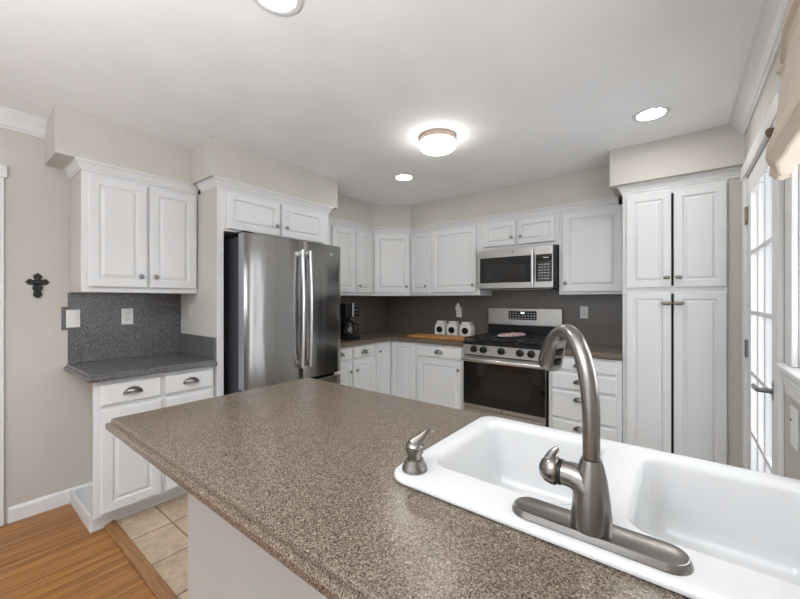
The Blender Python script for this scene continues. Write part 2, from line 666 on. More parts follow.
# baseboards
BASE = [(0.0, 0.0), (0.013, 0.0), (0.013, 0.075), (0.009, 0.085), (0.004, 0.092), (0.0, 0.092)]
struct('baseboard_left', sweep_path([(XL, 0.262), (XL, 0.660)], BASE), M['trim'])
struct('baseboard_left_near', sweep_path([(XL, YF), (XL, -0.70)], BASE), M['trim'])
struct('baseboard_rear', sweep_path([(XR, YF), (XL, YF)], BASE), M['trim'])
struct('baseboard_right', sweep_path([(XR, 0.60), (XR, YF)], BASE), M['trim'])
# casing of the opening at the left edge
b = B()
b.box(XL, XL + 0.016, 0.165, 0.246, 0, 2.055, IDM, 0.003)
b.box(XL, XL + 0.022, -0.70, 0.258, 2.056, 2.125, IDM, 0.003)
b.box(XL, XL + 0.016, -0.69, -0.61, 0, 2.055, IDM, 0.003)
struct('trim_1', b, M['trim'], label='white casing at the left edge of the left wall')
b = B()
b.box(XL, XL + 0.008, -0.605, 0.16, 0.005, 2.05)
struct('door_2', b, M['trim'])
# threshold between wood and tile
struct('trim_threshold', B().box(-2.69, -1.45, 0.603, 0.660, 0.0, 0.012, IDM, 0.004), M['threshold'], label='brown wood strip between wood floor and tile')

# backsplashes
b = B()
b.box(XL, XL + 0.008, 0.528, 1.203, 0.915, 1.378)
b.box(XL, XL + 0.008, 0.497, 0.5279, 1.134, 1.287)
struct('wall_backsplash_left', b, M['splash'], label='grey speckled backsplash behind the short counter')
b = B()
b.box(XL, XL + 0.008, 2.24, YB, 0.915, 1.374)
b.box(XL + 0.008, -0.341, YB - 0.008, YB, 0.915, 1.374)
b.box(-1.645, -0.872, YB - 0.008, YB, 1.374, 1.432)
struct('wall_backsplash_back', b, M['splash_back'], label='brown speckled backsplash around the corner and range')

# ------------------------------------------------------------------ right wall: french door, window
b = B()
CX0 = XR - 0.018
b.box(CX0, XR, DY1, DY1 + 0.085, 0, DZ1 + 0.002, IDM, 0.004)
b.box(CX0, XR, DY0 - 0.085, DY0, 0, DZ1 + 0.002, IDM, 0.004)
b.box(CX0 - 0.004, XR, DY0 - 0.095, 3.09, DZ1 + 0.002, DZ1 + 0.085, IDM, 0.004)
b.box(XR, XR + T, DY1 - 0.012, DY1, 0, DZ1)
b.box(XR, XR + T, DY0, DY0 + 0.012, 0, DZ1)
b.box(XR, XR + T, DY0 + 0.012, DY1 - 0.012, DZ1 - 0.012, DZ1)
struct('trim_2', b, M['trim'], label='white casing and jamb around the glazed door')
dx0, dx1 = XR - 0.004, XR + 0.036
y0, y1, z0, z1 = DY0 + 0.015, DY1 - 0.015, 0.008, DZ1 - 0.015
b = B()
b.box(dx0, dx1, y1 - 0.115, y1, z0, z1, IDM, 0.002)
b.box(dx0, dx1, y0, y0 + 0.115, z0, z1, IDM, 0.002)
b.box(dx0, dx1, y0 + 0.115, y1 - 0.115, z0, 0.24, IDM, 0.002)
b.box(dx0, dx1, y0 + 0.115, y1 - 0.115, z1 - 0.105, z1, IDM, 0.002)
door = struct('door_1', b, M['trim'], label='white fifteen pane glazed door')
gy0, gy1, gz0, gz1 = y0 + 0.115, y1 - 0.115, 0.24, z1 - 0.105
for i in (1, 2):
    yy = gy0 + (gy1 - gy0) * i / 3
    struct('vertical_muntin', B().box(dx0 + 0.002, dx1 - 0.002, yy - 0.012, yy + 0.012, gz0, gz1, IDM, 0.004), M['trim'], door)
for i in (1, 2, 3, 4):
    zz = gz0 + (gz1 - gz0) * i / 5
    struct('horizontal_muntin', B().box(dx0 + 0.0015, dx1 - 0.0015, gy0, gy1, zz - 0.012, zz + 0.012, IDM, 0.004), M['trim'], door)
struct('pane', B().box(dx0 + 0.018, dx0 + 0.022, gy0, gy1, gz0, gz1), M['glass'], door)
for zz in (1.83, 1.045, 0.22):
    b = B().box(dx0 - 0.0035, dx0, y1 - 0.032, y1 + 0.012, zz - 0.05, zz + 0.05, IDM, 0.001)
    b.lathe([(0.007, -0.052), (0.007, 0.052)], (dx0 - 0.006, y1 + 0.006, zz), (0, 0, 1), 10)
    struct('hinge', b, M['brass'] if zz > 1.5 else M['pewter'], door, 40)
b = B()
b.box(dx0 - 0.006, dx0, y0 + 0.037, y0 + 0.083, 0.905, 0.985, IDM, 0.003)
b.lathe([(0.011, 0), (0.010, 0.045)], (dx0 - 0.006, y0 + 0.06, 0.945), (-1, 0, 0), 12)
b.tube([(dx0 - 0.050, y0 + 0.055, 0.945), (dx0 - 0.053, y0 + 0.09, 0.945), (dx0 - 0.052, y0 + 0.14, 0.942), (dx0 - 0.050, y0 + 0.185, 0.943)], [0.010, 0.011, 0.010, 0.007], 10)
struct('door_handle', b, M['pewter'], door, 40)

# window beside the sink
b = B()
b.box(XR + 0.03, XR + 0.075, WY1 - 0.045, WY1 - 0.001, WZ0 + 0.001, WZ1 - 0.001, IDM, 0.003)
b.box(XR + 0.03, XR + 0.075, WY0 + 0.001, WY0 + 0.045, WZ0 + 0.001, WZ1 - 0.001, IDM, 0.003)
b.box(XR + 0.03, XR + 0.075, WY0 + 0.045, WY1 - 0.045, WZ0 + 0.001, WZ0 + 0.055, IDM, 0.003)
b.box(XR + 0.03, XR + 0.075, WY0 + 0.045, WY1 - 0.045, WZ1 - 0.05, WZ1 - 0.001, IDM, 0.003)
b.box(XR + 0.03, XR + 0.075, WY0 + 0.045, WY1 - 0.045, 1.56, 1.60, IDM, 0.003)
win = struct('window_1', b, M['trim'], label='white window above the sink end of the peninsula')
struct('pane', B().box(XR + 0.050, XR + 0.054, WY0 + 0.03, WY1 - 0.03, WZ0 + 0.03, WZ1 - 0.03), M['glass'], win)
b = B()
b.box(CX0, XR, WY1 + 0.002, WY1 + 0.10, WZ0 + 0.001, WZ1 + 0.003, IDM, 0.004)
b.box(CX0, XR, WY0 - 0.10, WY0 - 0.002, WZ0 + 0.001, WZ1 + 0.003, IDM, 0.004)
b.box(CX0 - 0.004, XR, WY0 - 0.11, WY1 + 0.11, WZ1 + 0.003, WZ1 + 0.095, IDM, 0.004)
b.box(XR - 0.040, XR + 0.03, WY0 - 0.10, WY1 + 0.115, WZ0 - 0.020, WZ0, IDM, 0.005)
b.box(XR - 0.030, XR, WY0 - 0.10, WY1 + 0.110, WZ0 - 0.040, WZ0 - 0.020, IDM, 0.006)
b.box(XR - 0.026, XR, WY0 - 0.10, WY1 + 0.108, WZ0 - 0.060, WZ0 - 0.040, IDM, 0.006)
b.box(XR - 0.022, XR, WY0 - 0.10, WY1 + 0.106, WZ0 - 0.080, WZ0 - 0.060, IDM, 0.006)
b.box(XR - 0.018, XR, WY0 - 0.10, WY1 + 0.104, WZ0 - 0.105, WZ0 - 0.080, IDM, 0.004)
struct('trim_3', b, M['trim'], label='white casing, stool and fluted apron of the window')

# ------------------------------------------------------------------ cabinets, left wall
FU = faceX(-2.864)          # wall cabinet face frames, left wall
FB = faceX(-2.592)          # base cabinet face frames, left wall
ZU0, ZU1 = 1.379, 2.120
cabinet('wall_cabinet', 'white two door wall cabinet hung above the short grey counter on the left wall', FU, 0.540, 1.203, ZU0, ZU1, 0.300,
        doors=[(0.567, 0.877, 1.412, 2.102, 0.838, 1.487), (0.892, 1.190, 1.412, 2.102, 0.924, 1.487)], group='white wall cabinets', side='beige')
CORN = lambda z: [(-0.02, z), (0.004, z), (0.004, z + 0.012), (0.010, z + 0.017), (0.015, z + 0.030), (0.024, z + 0.046), (0.027, z + 0.050), (0.033, z + 0.051), (0.033, z + 0.0605), (-0.02, z + 0.0605)]
struct('trim_cornice_left', sweep_path([(XL, 0.537), (-2.862, 0.537), (-2.862, 1.2045)], CORN(2.1205)), M['cabinet'], label='white cornice on top of the left wall cabinet')

t = Thing('base_cabinet', 'white base cabinet of two drawers and two doors under the short grey counter', 'cabinet', (-2.88, 0.88, 0.0), 'white base cabinets')
b = B().box(XL + 0.014, -2.611, 0.664, 1.203, 0.100, 0.873)
t.part('body', b, M['beige'])
t.part('face_frame', face_frame(FB, 0.540, 1.203, 0.098, 0.873), M['cabinet'])
b = B()
b.box(XL + 0.014, -2.660, 0.538, 0.552, 0.0, 0.090, IDM, 0.002)
b.prism([(0.5525, 0.0), (0.60, 0.0), (0.615, 0.014), (0.635, 0.018), (0.645, 0.034), (0.663, 0.046), (0.690, 0.050), (0.690, 0.096), (0.5525, 0.096)], -0.085, -0.068, FB)
b.box(-2.695, -2.682, 0.60, 1.203, 0.0, 0.097)
b.box(XL + 0.014, -2.692, 0.5525, 0.664, 0.060, 0.070)
t.part('plinth', b, M['cabinet'], None, None, 'white skirting board wrapped round the open end')
for u0, u1, ku in ((0.569, 0.870, 0.838), (0.893, 1.191, 0.925)):
    p = t.part('door', panel_door(FB, u0, u1, 0.118, 0.704, 0.001), M['cabinet'])
    t.part('knob', knob(FB, ku, 0.640, 0.021), M['pewter'], p, 40, 'dark metal knob')
for u0, u1 in ((0.569, 0.870), (0.893, 1.191)):
    p = t.part('drawer', slab_front(FB, u0, u1, 0.728, 0.850, 0.001), M['cabinet'])
    t.part('handle', cup_pull(FB, (u0 + u1) / 2, 0.794, 0.021, 0.043), M['pewter'], p, 40, 'dark metal cup handle')

t = Thing('worktop', 'short grey speckled counter against the left wall beside the refrigerator panel', 'counter', (-2.86, 0.86, 0.874))
t.part('top', worktop([(XL + 0.001, 0.508), (-2.545, 0.508), (-2.545, 1.2035), (XL + 0.001, 1.2035)], [1, 1, 0, 0], 0.914), M['splash'])
t.part('side_splash', B().box(XL + 0.009, -2.565, 1.187, 1.2035, 0.9145, 1.066, IDM, 0.001, 1), M['splash'])

# refrigerator surround
t = Thing('refrigerator_cabinet', 'tall white cabinet surround with two small doors above the refrigerator', 'cabinet', (-2.85, 1.70, 0.0), 'white wall cabinets')
FR = faceX(-2.550)
t.part('side_panel', B().box(XL + 0.001, -2.5605, 1.205, 1.245, 0, 2.120), M['beige'], None, None, 'beige painted side facing the short counter')
t.part('side_panel', B().box(XL + 0.001, -2.5605, 2.202, 2.214, 0, 2.120), M['cabinet'])
t.part('face_frame', B().box(-2.560, -2.550, 1.205, 1.248, 0, 2.120, IDM, 0.001, 1).box(-2.560, -2.550, 2.178, 2.214, 1.822, 2.120, IDM, 0.001, 1).box(-2.560, -2.550, 1.248, 2.178, 1.822, 2.120, IDM, 0.001, 1), M['cabinet'])
t.part('body', B().box(XL + 0.001, -2.561, 1.2455, 2.2015, 1.822, 2.119), M['cabinet'])
for u0, u1, ku in ((1.265, 1.692, 1.655), (1.708, 2.130, 1.745)):
    p = t.part('door', panel_door(FR, u0, u1, 1.838, 2.102, 0.001), M['cabinet'])
    t.part('knob', knob(FR, ku, 1.915, 0.021), M['pewter'], p, 40, 'dark metal knob')
struct('trim_cornice_refrigerator', sweep_path([(-2.80, 1.2035), (-2.550, 1.2035), (-2.550, 2.2135), (-2.80, 2.2135)], CORN(2.1205)), M['cabinet'], label='white cornice on top of the refrigerator surround')

# back corner, wall cabinets
GW = 'white wall cabinets'
cabinet('wall_cabinet', 'white wall cabinet right of the refrigerator, its left part hidden by it', FU, 2.215, 2.856, ZU0, ZU1, 0.300,
        doors=[(2.235, 2.440, 1.412, 2.102, 2.27, 1.49), (2.519, 2.841, 1.412, 2.102, 2.555, 1.487)], group=GW)
cabinet('wall_cabinet', 'narrow white wall cabinet left of the diagonal corner cabinet', FU, 2.858, 3.150, ZU0, ZU1, 0.300,
        doors=[(2.878, 3.133, 1.412, 2.102, 2.912, 1.488)], group=GW)
P0, P1 = (-2.864, 3.152), (-2.535, 3.470)
FD = faceDiag(P0, P1)
LD = math.hypot(P1[0] - P0[0], P1[1] - P0[1])
t = Thing('corner_wall_cabinet', 'white diagonal corner wall cabinet with a single door', 'cabinet', (-2.95, 3.55, ZU0), GW)
b = B()
b.loops([[(x, y, z) for x, y in ((XL + 0.002, 3.152), (-2.877, 3.152), (-2.548, 3.482), (-2.535, 3.483), (-2.535, YB - 0.002), (XL + 0.002, YB - 0.002))] for z in (ZU0, ZU1)])
t.part('body', b, M['cabinet'])
t.part('face_frame', B().box(0.002, LD - 0.002, -0.008, 0.0, ZU0, ZU1, FD), M['cabinet'])
p = t.part('door', panel_door(FD, 0.022, LD - 0.022, 1.412, 2.102, 0.001), M['cabinet'])
t.part('knob', knob(FD, LD - 0.055, 1.488, 0.021), M['pewter'], p, 40, 'dark metal knob')
FBU = faceY(3.470)
cabinet('wall_cabinet', 'narrow white wall cabinet right of the diagonal corner cabinet', FBU, -2.532, -2.248, ZU0, ZU1, 0.300,
        doors=[(-2.520, -2.268, 1.412, 2.102, -2.303, 1.488)], group=GW)
cabinet('wall_cabinet', 'wide single door white wall cabinet left of the microwave', FBU, -2.246, -1.640, ZU0, ZU1, 0.300,
        doors=[(-2.221, -1.678, 1.412, 2.102, -1.712, 1.488)], group=GW)
cabinet('wall_cabinet', 'low white two door wall cabinet above the microwave', FBU, -1.638, -0.868, 1.835, ZU1, 0.300,
        doors=[(-1.599, -1.265, 1.868, 2.098, -1.297, 1.940), (-1.241, -0.898, 1.868, 2.098, -1.209, 1.940)], group=GW)
cabinet('wall_cabinet', 'wide single door white wall cabinet between microwave and tall pantry', FBU, -0.866, -0.344, ZU0, ZU1, 0.300,
        doors=[(-0.837, -0.372, 1.402, 2.102, -0.806, 1.480)], group=GW)
CORN2 = lambda z: [(-0.015, z), (0.003, z), (0.003, z + 0.010), (0.010, z + 0.016), (0.014, z + 0.030), (0.026, z + 0.046), (0.034, z + 0.050), (0.034, z + 0.0605), (-0.015, z + 0.0605)]
struct('trim_cornice_back', sweep_path([(-2.862, 2.215), (-2.862, 3.151), (-2.534, 3.468), (-0.400, 3.468)], CORN2(2.1205)), M['cabinet'], label='white cornice along the corner and back wall cabinets')

# back corner, base cabinets
GB = 'white base cabinets'
cabinet('base_cabinet', 'white base cabinet with two drawers below the coffee maker', FB, 2.225, 2.898, 0.100, 0.873, 0.560,
        doors=[(2.250, 2.536, 0.118, 0.722, 2.503, 0.622), (2.560, 2.880, 0.118, 0.722, 2.594, 0.622)],
        drawers=[(2.250, 2.536, 0.742, 0.864, 2.380, 0.800), (2.560, 2.880, 0.742, 0.864, 2.715, 0.796)], group=GB, toe=True)
FBB = faceY(3.165)
t = Thing('corner_base_cabinet', 'white corner base cabinet with two tall leaves meeting at the inner corner', 'cabinet', (-2.85, 3.45, 0), GB)
b = B()
b.loops([[(x, y, z) for x, y in ((XL + 0.010, 2.900), (-2.612, 2.900), (-2.612, 3.185), (-2.240, 3.185), (-2.240, YB - 0.010), (XL + 0.010, YB - 0.010))] for z in (0.100, 0.873)])
t.part('body', b, M['cabinet'])
b = B().box(2.900, 3.165, -0.0195, 0.0, 0.100, 0.873, FB).box(-2.592, -2.240, -0.0195, 0.0, 0.100, 0.873, FBB)
t.part('face_frame', b, M['cabinet'])
p = t.part('door', panel_door(FB, 2.916, 3.140, 0.118, 0.868, 0.001), M['cabinet'])
t.part('knob', knob(FB, 2.945, 0.772, 0.021), M['pewter'], p, 40, 'dark metal knob')
t.part('door', panel_door(FBB, -2.566, -2.262, 0.118, 0.868, 0.001), M['cabinet'])
t.part('toe_kick', B().box(XL + 0.012, -2.67, 2.900, YB - 0.012, 0.001, 0.0995).box(-2.669, -2.242, 3.245, YB - 0.012, 0.001, 0.0995), M['cabinet'])
cabinet('base_cabinet', 'white base cabinet with one drawer and one door left of the range', FBB, -2.238, -1.660, 0.100, 0.873, 0.595,
        doors=[(-2.205, -1.683, 0.118, 0.716, -1.712, 0.640)], drawers=[(-2.205, -1.683, 0.738, 0.855, -1.945, 0.796)], group=GB, toe=True)
cabinet('base_cabinet', 'white base cabinet of four stacked drawers right of the range', FBB, -0.872, -0.344, 0.100, 0.873, 0.595,
        drawers=[(-0.846, -0.376, 0.758, 0.861, -0.628, 0.806), (-0.846, -0.376, 0.606, 0.738, -0.628, 0.672), (-0.846, -0.376, 0.366, 0.588, -0.628, 0.532), (-0.846, -0.376, 0.118, 0.346, -0.628, 0.300)], group=GB, toe=True)

# worktops in the corner
poly = [(XL + 0.009, 2.225), (-2.545, 2.225), (-2.545, 3.132), (-1.662, 3.132), (-1.662, YB - 0.009), (XL + 0.009, YB - 0.009)]
single('worktop', worktop(poly, [0, 1, 1, 0, 0, 0], 0.914), M['laminate'], (-2.6, 3.4, 0.874), 'brown speckled corner counter between refrigerator and range', 'counter')
poly = [(-0.872, 3.132), (-0.343, 3.132), (-0.343, YB - 0.009), (-0.872, YB - 0.009)]
single('worktop', worktop(poly, [1, 0, 0, 0], 0.922), M['laminate'], (-0.61, 3.45, 0.882), 'small brown speckled counter between range and tall pantry', 'counter')

# pantry
FP = faceY(3.165)
t = Thing('pantry_cabinet', 'tall white four door pantry cabinet between the range counter and the glazed door', 'cabinet', (-0.04, 3.45, 0), 'tall white cabinets')
t.part('body', B().box(-0.340, 0.246, 3.184, YB - 0.001, 0.10, ZU1), M['cabinet'])
t.part('toe_kick', B().box(-0.338, 0.244, 3.24, YB - 0.003, 0.001, 0.0995), M['cabinet'])
b = B()
for u0, u1, z0, z1 in ((-0.340, -0.300, 0.10, ZU1), (0.225, 0.246, 0.10, ZU1), (-0.300, 0.225, 2.080, ZU1), (-0.300, 0.225, 1.375, 1.430), (-0.300, 0.225, 0.10, 0.14)):
    b.box(u0, u1, -0.018, 0, z0, z1, FP)
t.part('face_frame', b, M['cabinet'])
t.part('gap_shade_strip', B().box(-0.060, -0.020, -0.0185, -0.010, 0.14, 2.080, FP), M['dark'], None, None, 'black strip as the shade in the gap between the doors')  # flat black strip stands in for the shade between the doors
for u0, u1, ku in ((-0.316, -0.048, -0.073), (-0.034, 0.242, -0.006)):
    for z0, z1, kz in ((1.418, 2.094, 1.488), (0.118, 1.388, 1.308)):
        p = t.part('door', panel_door(FP, u0, u1, z0, z1, 0.001), M['cabinet'])
        t.part('knob', bar_knob(FP, ku, kz, 0.021, 0.019 if kz > 1.4 else 0.030), M['brass'], p, 40, 'aged metal knob')
struct('trim_cornice_pantry', sweep_path([(-0.342, 3.40), (-0.342, 3.163), (XR - 0.001, 3.163)], CORN(2.1205)), M['cabinet'], label='white cornice on top of the tall pantry')
struct('wall_filler', B().box(0.2475, XR, 3.168, 3.188, 0, ZU1), M['wall'])

# ------------------------------------------------------------------ refrigerator
t = Thing('refrigerator', 'stainless steel french door refrigerator in the white surround', 'refrigerator', (-2.8, 1.74, 0))
fy0, fy1, fym = 1.303, 2.200, 1.790
t.part('case', B().box(-3.12, -2.452, fy0 + 0.004, fy1 - 0.004, 0.03, 1.775, IDM, 0.004), M['fridge_case'])


def fridge_front(y0, y1, z0, z1, bulge=0.010, x0=-2.447, x1=-2.372):
    b = B()
    L = []
    n = 16
    pts = []
    for i in range(n + 1):
        s = i / n
        yy = y0 + (y1 - y0) * s
        g = (yy - fy0) / (fy1 - fy0) * 2 - 1
        e = min(1.0, min(s, 1 - s) * (y1 - y0) / 0.012)
        pts.append((x1 + bulge * (1 - g * g) - 0.006 * (1 - e), yy))
    ring = [(x0, y0)] + pts + [(x0, y1)]
    for ins, z in ((0.004, z0), (0.0, z0 + 0.004), (0.0, z1 - 0.004), (0.004, z1)):
        L.append([(x - (ins if x > x0 else 0), y, z) for x, y in ring])
    return b.loops(L)


def arched_handle(path, r):
    return B().tube(path, r, 12, 0.75)


for y0, y1, hy in ((fy0, fym - 0.003, 1.752), (fym + 0.003, fy1, 1.826)):
    p = t.part('door', fridge_front(y0, y1, 0.700, 1.800), M['fridge'], None, 30)
    zs = [0.80 + 0.92 * i / 16 for i in range(17)]
    path = [(-2.326 + 0.018 * math.sin(math.pi * i / 16), hy, z) for i, z in enumerate(zs)]
    b = arched_handle(path, 0.017)
    for zz in (0.83, 1.69):
        b.box(-2.364, -2.312, hy - 0.013, hy + 0.013, zz - 0.022, zz + 0.022, IDM, 0.004)
    t.part('handle', b, M['handle_steel'], p, 40, 'bright arched bar handle')
    if y0 < 1.5:
        t.part('door_edge', B().box(-2.446, -2.376, y0 - 0.0012, y0 - 0.0002, 0.704, 1.796), M['fridge_edge'], p, None, 'pale side edge')
    else:
        b = B().lathe([(0.014, 0.0), (0.014, 0.002), (0.011, 0.003), (0.0, 0.003)], (-2.3690, 2.085, 1.72), (1, 0, 0), 20)
        t.part('emblem', b, M['handle_steel'], p, None, 'small round emblem')
p = t.part('freezer_drawer', fridge_front(fy0, fy1, 0.06, 0.675), M['fridge'], None, 30)
b = B().tube([(-2.315, fy0 + 0.08 + 0.715 * i / 12, 0.60) for i in range(13)], 0.015, 12)
for yy in (fy0 + 0.11, fy1 - 0.11):
    b.box(-2.366, -2.310, yy - 0.013, yy + 0.013, 0.585, 0.615, IDM, 0.004)
t.part('handle', b, M['handle_steel'], p, 40)
t.part('hinge_cover', B().box(-2.56, -2.40, fy0 + 0.01, fy0 + 0.08, 1.8005, 1.815, IDM, 0.004), M['black'])
t.part('gasket', B().box(-2.452, -2.4475, fy0 + 0.01, fy1 - 0.01, 0.05, 1.772), M['black'])
t.part('foot', B().box(-3.05, -2.47, fy0 + 0.02, fy1 - 0.02, 0.0, 0.03), M['black'])

# ------------------------------------------------------------------ microwave
FM = faceY(3.385)
mx0, mx1, mz0, mz1 = -1.634, -0.874, 1.4345, 1.832
t = Thing('microwave', 'stainless steel microwave mounted under the low cabinet above the range', 'microwave', (-1.25, 3.56, mz0))
t.part('case', B().box(mx0 + 0.006, mx1, -0.385, -0.030, mz0, mz1 - 0.002, FM, 0.003), M['black'])
p = t.part('front_panel', B().box(mx0, mx1 - 0.022, -0.0295, 0.0, mz0 + 0.006, mz1, FM, 0.005), M['steel_h'], None, None, 'stainless front')
t.part('door_window', B().box(-1.600, -1.093, 0.0005, 0.004, 1.497, 1.747, FM, 0.002), M['black_glass'], p, None, 'black glass')
t.part('window_screen', B().box(-1.535, -1.140, 0.0042, 0.0052, 1.530, 1.672, FM), M['inner_glass'], p)
t.part('control_panel', B().box(-1.047, -0.905, 0.0005, 0.004, 1.497, 1.747, FM, 0.002), M['black_glass'], p, None, 'black keypad')
b = B()
for i in range(4):
    for j in range(6):
        b.box(-1.022 + i * 0.026, -1.006 + i * 0.026, 0.0042, 0.0050, 1.520 + j * 0.026, 1.528 + j * 0.026, FM)
t.part('keys', b, M['grey_print'], p)
b = B()
b.prism([(-0.985, 1.716), (-0.972, 1.722), (-0.960, 1.715), (-0.948, 1.719), (-0.930, 1.714), (-0.930, 1.709), (-0.948, 1.712), (-0.960, 1.709), (-0.975, 1.713)], 0.0042, 0.0055, FM)
t.part('logo', b, M['white_plastic'], p, None, 'white logo mark')
t.part('emblem', B().lathe([(0.013, 0), (0.013, 0.002), (0.009, 0.003)], FM(-1.265, 0.0, 1.79), (0, -1, 0), 18), M['pewter'], p)
b = B().tube([FM(-1.070, 0.030, z) for z in (1.46, 1.55, 1.65, 1.75, 1.79)], 0.010, 10)
b.box(-1.078, -1.062, 0.0, 0.028, 1.475, 1.495, FM, 0.003).box(-1.078, -1.062, 0.0, 0.028, 1.755, 1.775, FM, 0.003)
t.part('handle', b, M['handle_steel'], p, 40)
t.part('bottom_grille', B().box(mx0 + 0.05, mx1 - 0.05, -0.30, -0.06, mz0 - 0.004, mz0 - 0.0005, FM), M['steel_h'])

# ------------------------------------------------------------------ range
FG = faceY(3.130)
rx0, rx1 = -1.655, -0.888
t = Thing('range', 'stainless steel gas range with black oven door between white base cabinets', 'stove', (-1.27, 3.44, 0))
t.part('body', B().box(rx0 + 0.004, rx1 - 0.002, -0.60, -0.045, 0.03, 0.905, FG, 0.003), M['black'])
t.part('foot', B().box(rx0 + 0.03, rx1 - 0.03, -0.56, -0.08, 0.0, 0.03, FG), M['black'])
p = t.part('oven_door', B().box(rx0, rx1, -0.042, 0.0, 0.300, 0.798, FG, 0.005), M['steel_h'], None, None, 'stainless frame around black glass')
t.part('door_glass', B().box(rx0 + 0.002, rx1 - 0.002, 0.0004, 0.003, 0.340, 0.745, FG, 0.001), M['black_glass'], p)
t.part('oven_window', B().box(-1.470, -1.020, 0.0031, 0.0040, 0.440, 0.690, FG), M['inner_glass'], p)
t.part('emblem', B().lathe([(0.013, 0), (0.013, 0.0015), (0.009, 0.002)], FG(-1.272, 0.0, 0.318), (0, -1, 0), 18), M['pewter'], p)
b = B().box(rx0 + 0.004, rx1 - 0.004, 0.034, 0.056, 0.752, 0.786, FG, 0.008, 3)
for u in (rx0 + 0.03, rx1 - 0.03):
    b.box(u - 0.015, u + 0.015, 0.0, 0.036, 0.755, 0.783, FG, 0.003)
t.part('handle', b, M['handle_steel'], p, 40, 'wide stainless bar handle')
p = t.part('drawer', B().box(rx0, rx1, -0.042, 0.0, 0.060, 0.294, FG, 0.005), M['steel_h'])
p = t.part('control_panel', B().loops([[FG(u, w, z) for w, z in ((-0.042, 0.815), (0.005, 0.812), (0.001, 0.905), (-0.042, 0.912))] for u in (rx0, rx1)]), M['steel_h'], None, None, 'stainless knob strip')
for u in (-1.540, -1.445, -1.272, -1.103, -1.005):
    b = B().lathe([(0.033, 0), (0.033, 0.004), (0.030, 0.006), (0.028, 0.028), (0.023, 0.032), (0.0, 0.032)], FG(u, 0.003, 0.866), (0, -1, 0), 20)
    b.box(u - 0.006, u + 0.006, 0.034, 0.042, 0.846, 0.886, FG, 0.002)
    t.part('knob', b, M['black'], p, 40)
p = t.part('cooktop', B().box(rx0, rx1, -0.575, 0.014, 0.906, 0.935, FG, 0.006), M['black'], None, None, 'black cooktop')
burn = [(-1.50, -0.13), (-1.50, -0.42), (-1.272, -0.28), (-1.04, -0.13), (-1.04, -0.42)]
for u, w in burn:
    t.part('burner', B().lathe([(0.050, 0), (0.050, 0.006), (0.036, 0.008), (0.034, 0.018), (0.0, 0.019)], FG(u, w, 0.9355), (0, 0, 1), 20), M['iron'], p, 40)
for u0, u1 in ((-1.645, -1.400), (-1.394, -1.150), (-1.144, -0.898)):
    b = B()
    gz0, gz1 = 0.958, 0.972
    for u in (u0, (u0 + u1) / 2 - 0.006, u1 - 0.012):
        b.box(u, u + 0.012, -0.545, -0.005, gz0, gz1, FG, 0.002, 1)
    for w in (-0.545, -0.42, -0.28, -0.14, -0.017):
        b.box(u0, u1, w, w + 0.012, gz0 + 0.0005, gz1 - 0.0005, FG, 0.002, 1)
    for u in (u0, u1 - 0.014):
        for w in (-0.54, -0.28, -0.018):
            b.box(u, u + 0.014, w, w + 0.014, 0.9352, gz0 + 0.004, FG)
    t.part('grate', b, M['iron'], p)
p = t.part('backguard', B().box(rx0 - 0.004, rx1 - 0.012, -0.637, -0.580, 1.065, 1.243, FG, 0.006), M['steel_h'], None, None, 'stainless backguard with display')
t.part('backguard_base', B().box(rx0, rx1 - 0.016, -0.634, -0.5765, 0.9055, 1.0645, FG), M['black'])
t.part('display', B().box(-1.430, -1.140, -0.5795, -0.577, 1.125, 1.216, FG, 0.001), M['black_glass'], p, None, 'black display')
b = B()
for i in range(9):
    for j in range(3):
        if 3 <= i <= 5 and j == 2:
            continue
        b.box(-1.418 + i * 0.031, -1.400 + i * 0.031, -0.5768, -0.5762, 1.137 + j * 0.025, 1.144 + j * 0.025, FG)
t.part('keys', b, M['grey_print'], p)
t.part('digits', B().box(-1.300, -1.262, -0.5768, -0.5762, 1.188, 1.204, FG), M['led'], p)

# ------------------------------------------------------------------ peninsula
ZT = 0.914
PX0, PX1, PY0, PY1 = -1.600, XR - 0.001, 0.366, 1.246
SKX0, SKX1, SKY0, SKY1 = -0.548, 0.290, 0.645, 1.195
t = Thing('peninsula_cabinet', 'pale panelled base under the large speckled peninsula counter', 'cabinet', (-0.6, 0.88, 0.0), 'white base cabinets')
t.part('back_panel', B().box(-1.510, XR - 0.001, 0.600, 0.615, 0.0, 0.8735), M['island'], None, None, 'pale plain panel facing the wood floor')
t.part('end_panel', B().box(-1.510, -1.492, 0.616, 1.185, 0.0, 0.8735), M['cabinet'])
t.part('front_frame', B().box(-1.4915, XR - 0.001, 1.165, 1.185, 0.10, 0.8735), M['cabinet'])
t.part('floor_panel', B().box(-1.4915, XR - 0.001, 0.616, 1.1645, 0.10, 0.118), M['cabinet'])
t.part('toe_kick', B().box(-1.4915, XR - 0.001, 1.10, 1.115, 0.0, 0.0995), M['cabinet'])
FPN = lambda u, w, z: (u, 1.185 + w, z)
for i in range(3):
    u0 = -1.46 + i * 0.585
    t.part('door', panel_door(FPN, u0, u0 + 0.56, 0.118, 0.86, 0.001), M['cabinet'])
wt = single('worktop', worktop([(PX0, PY0), (PX1, PY0), (PX1, PY1), (PX0, PY1)], [1, 0, 1, 1], ZT, (SKX0 + 0.03, SKX1 - 0.03, SKY0 + 0.03, SKY1 - 0.03)), M['laminate'], (-0.65, 0.80, 0.874),
            'large brown speckled peninsula counter holding the white sink', 'counter')


# sink
def rrect(x0, x1, y0, y1, r, z, n=6):
    out = []
    for cx, cy, a0 in ((x1 - r, y1 - r, 0), (x0 + r, y1 - r, 90), (x0 + r, y0 + r, 180), (x1 - r, y0 + r, 270)):
        for i in range(n + 1):
            a = R(a0 + 90 * i / n)
            out.append((cx + r * math.cos(a), cy + r * math.sin(a), z))
    return out


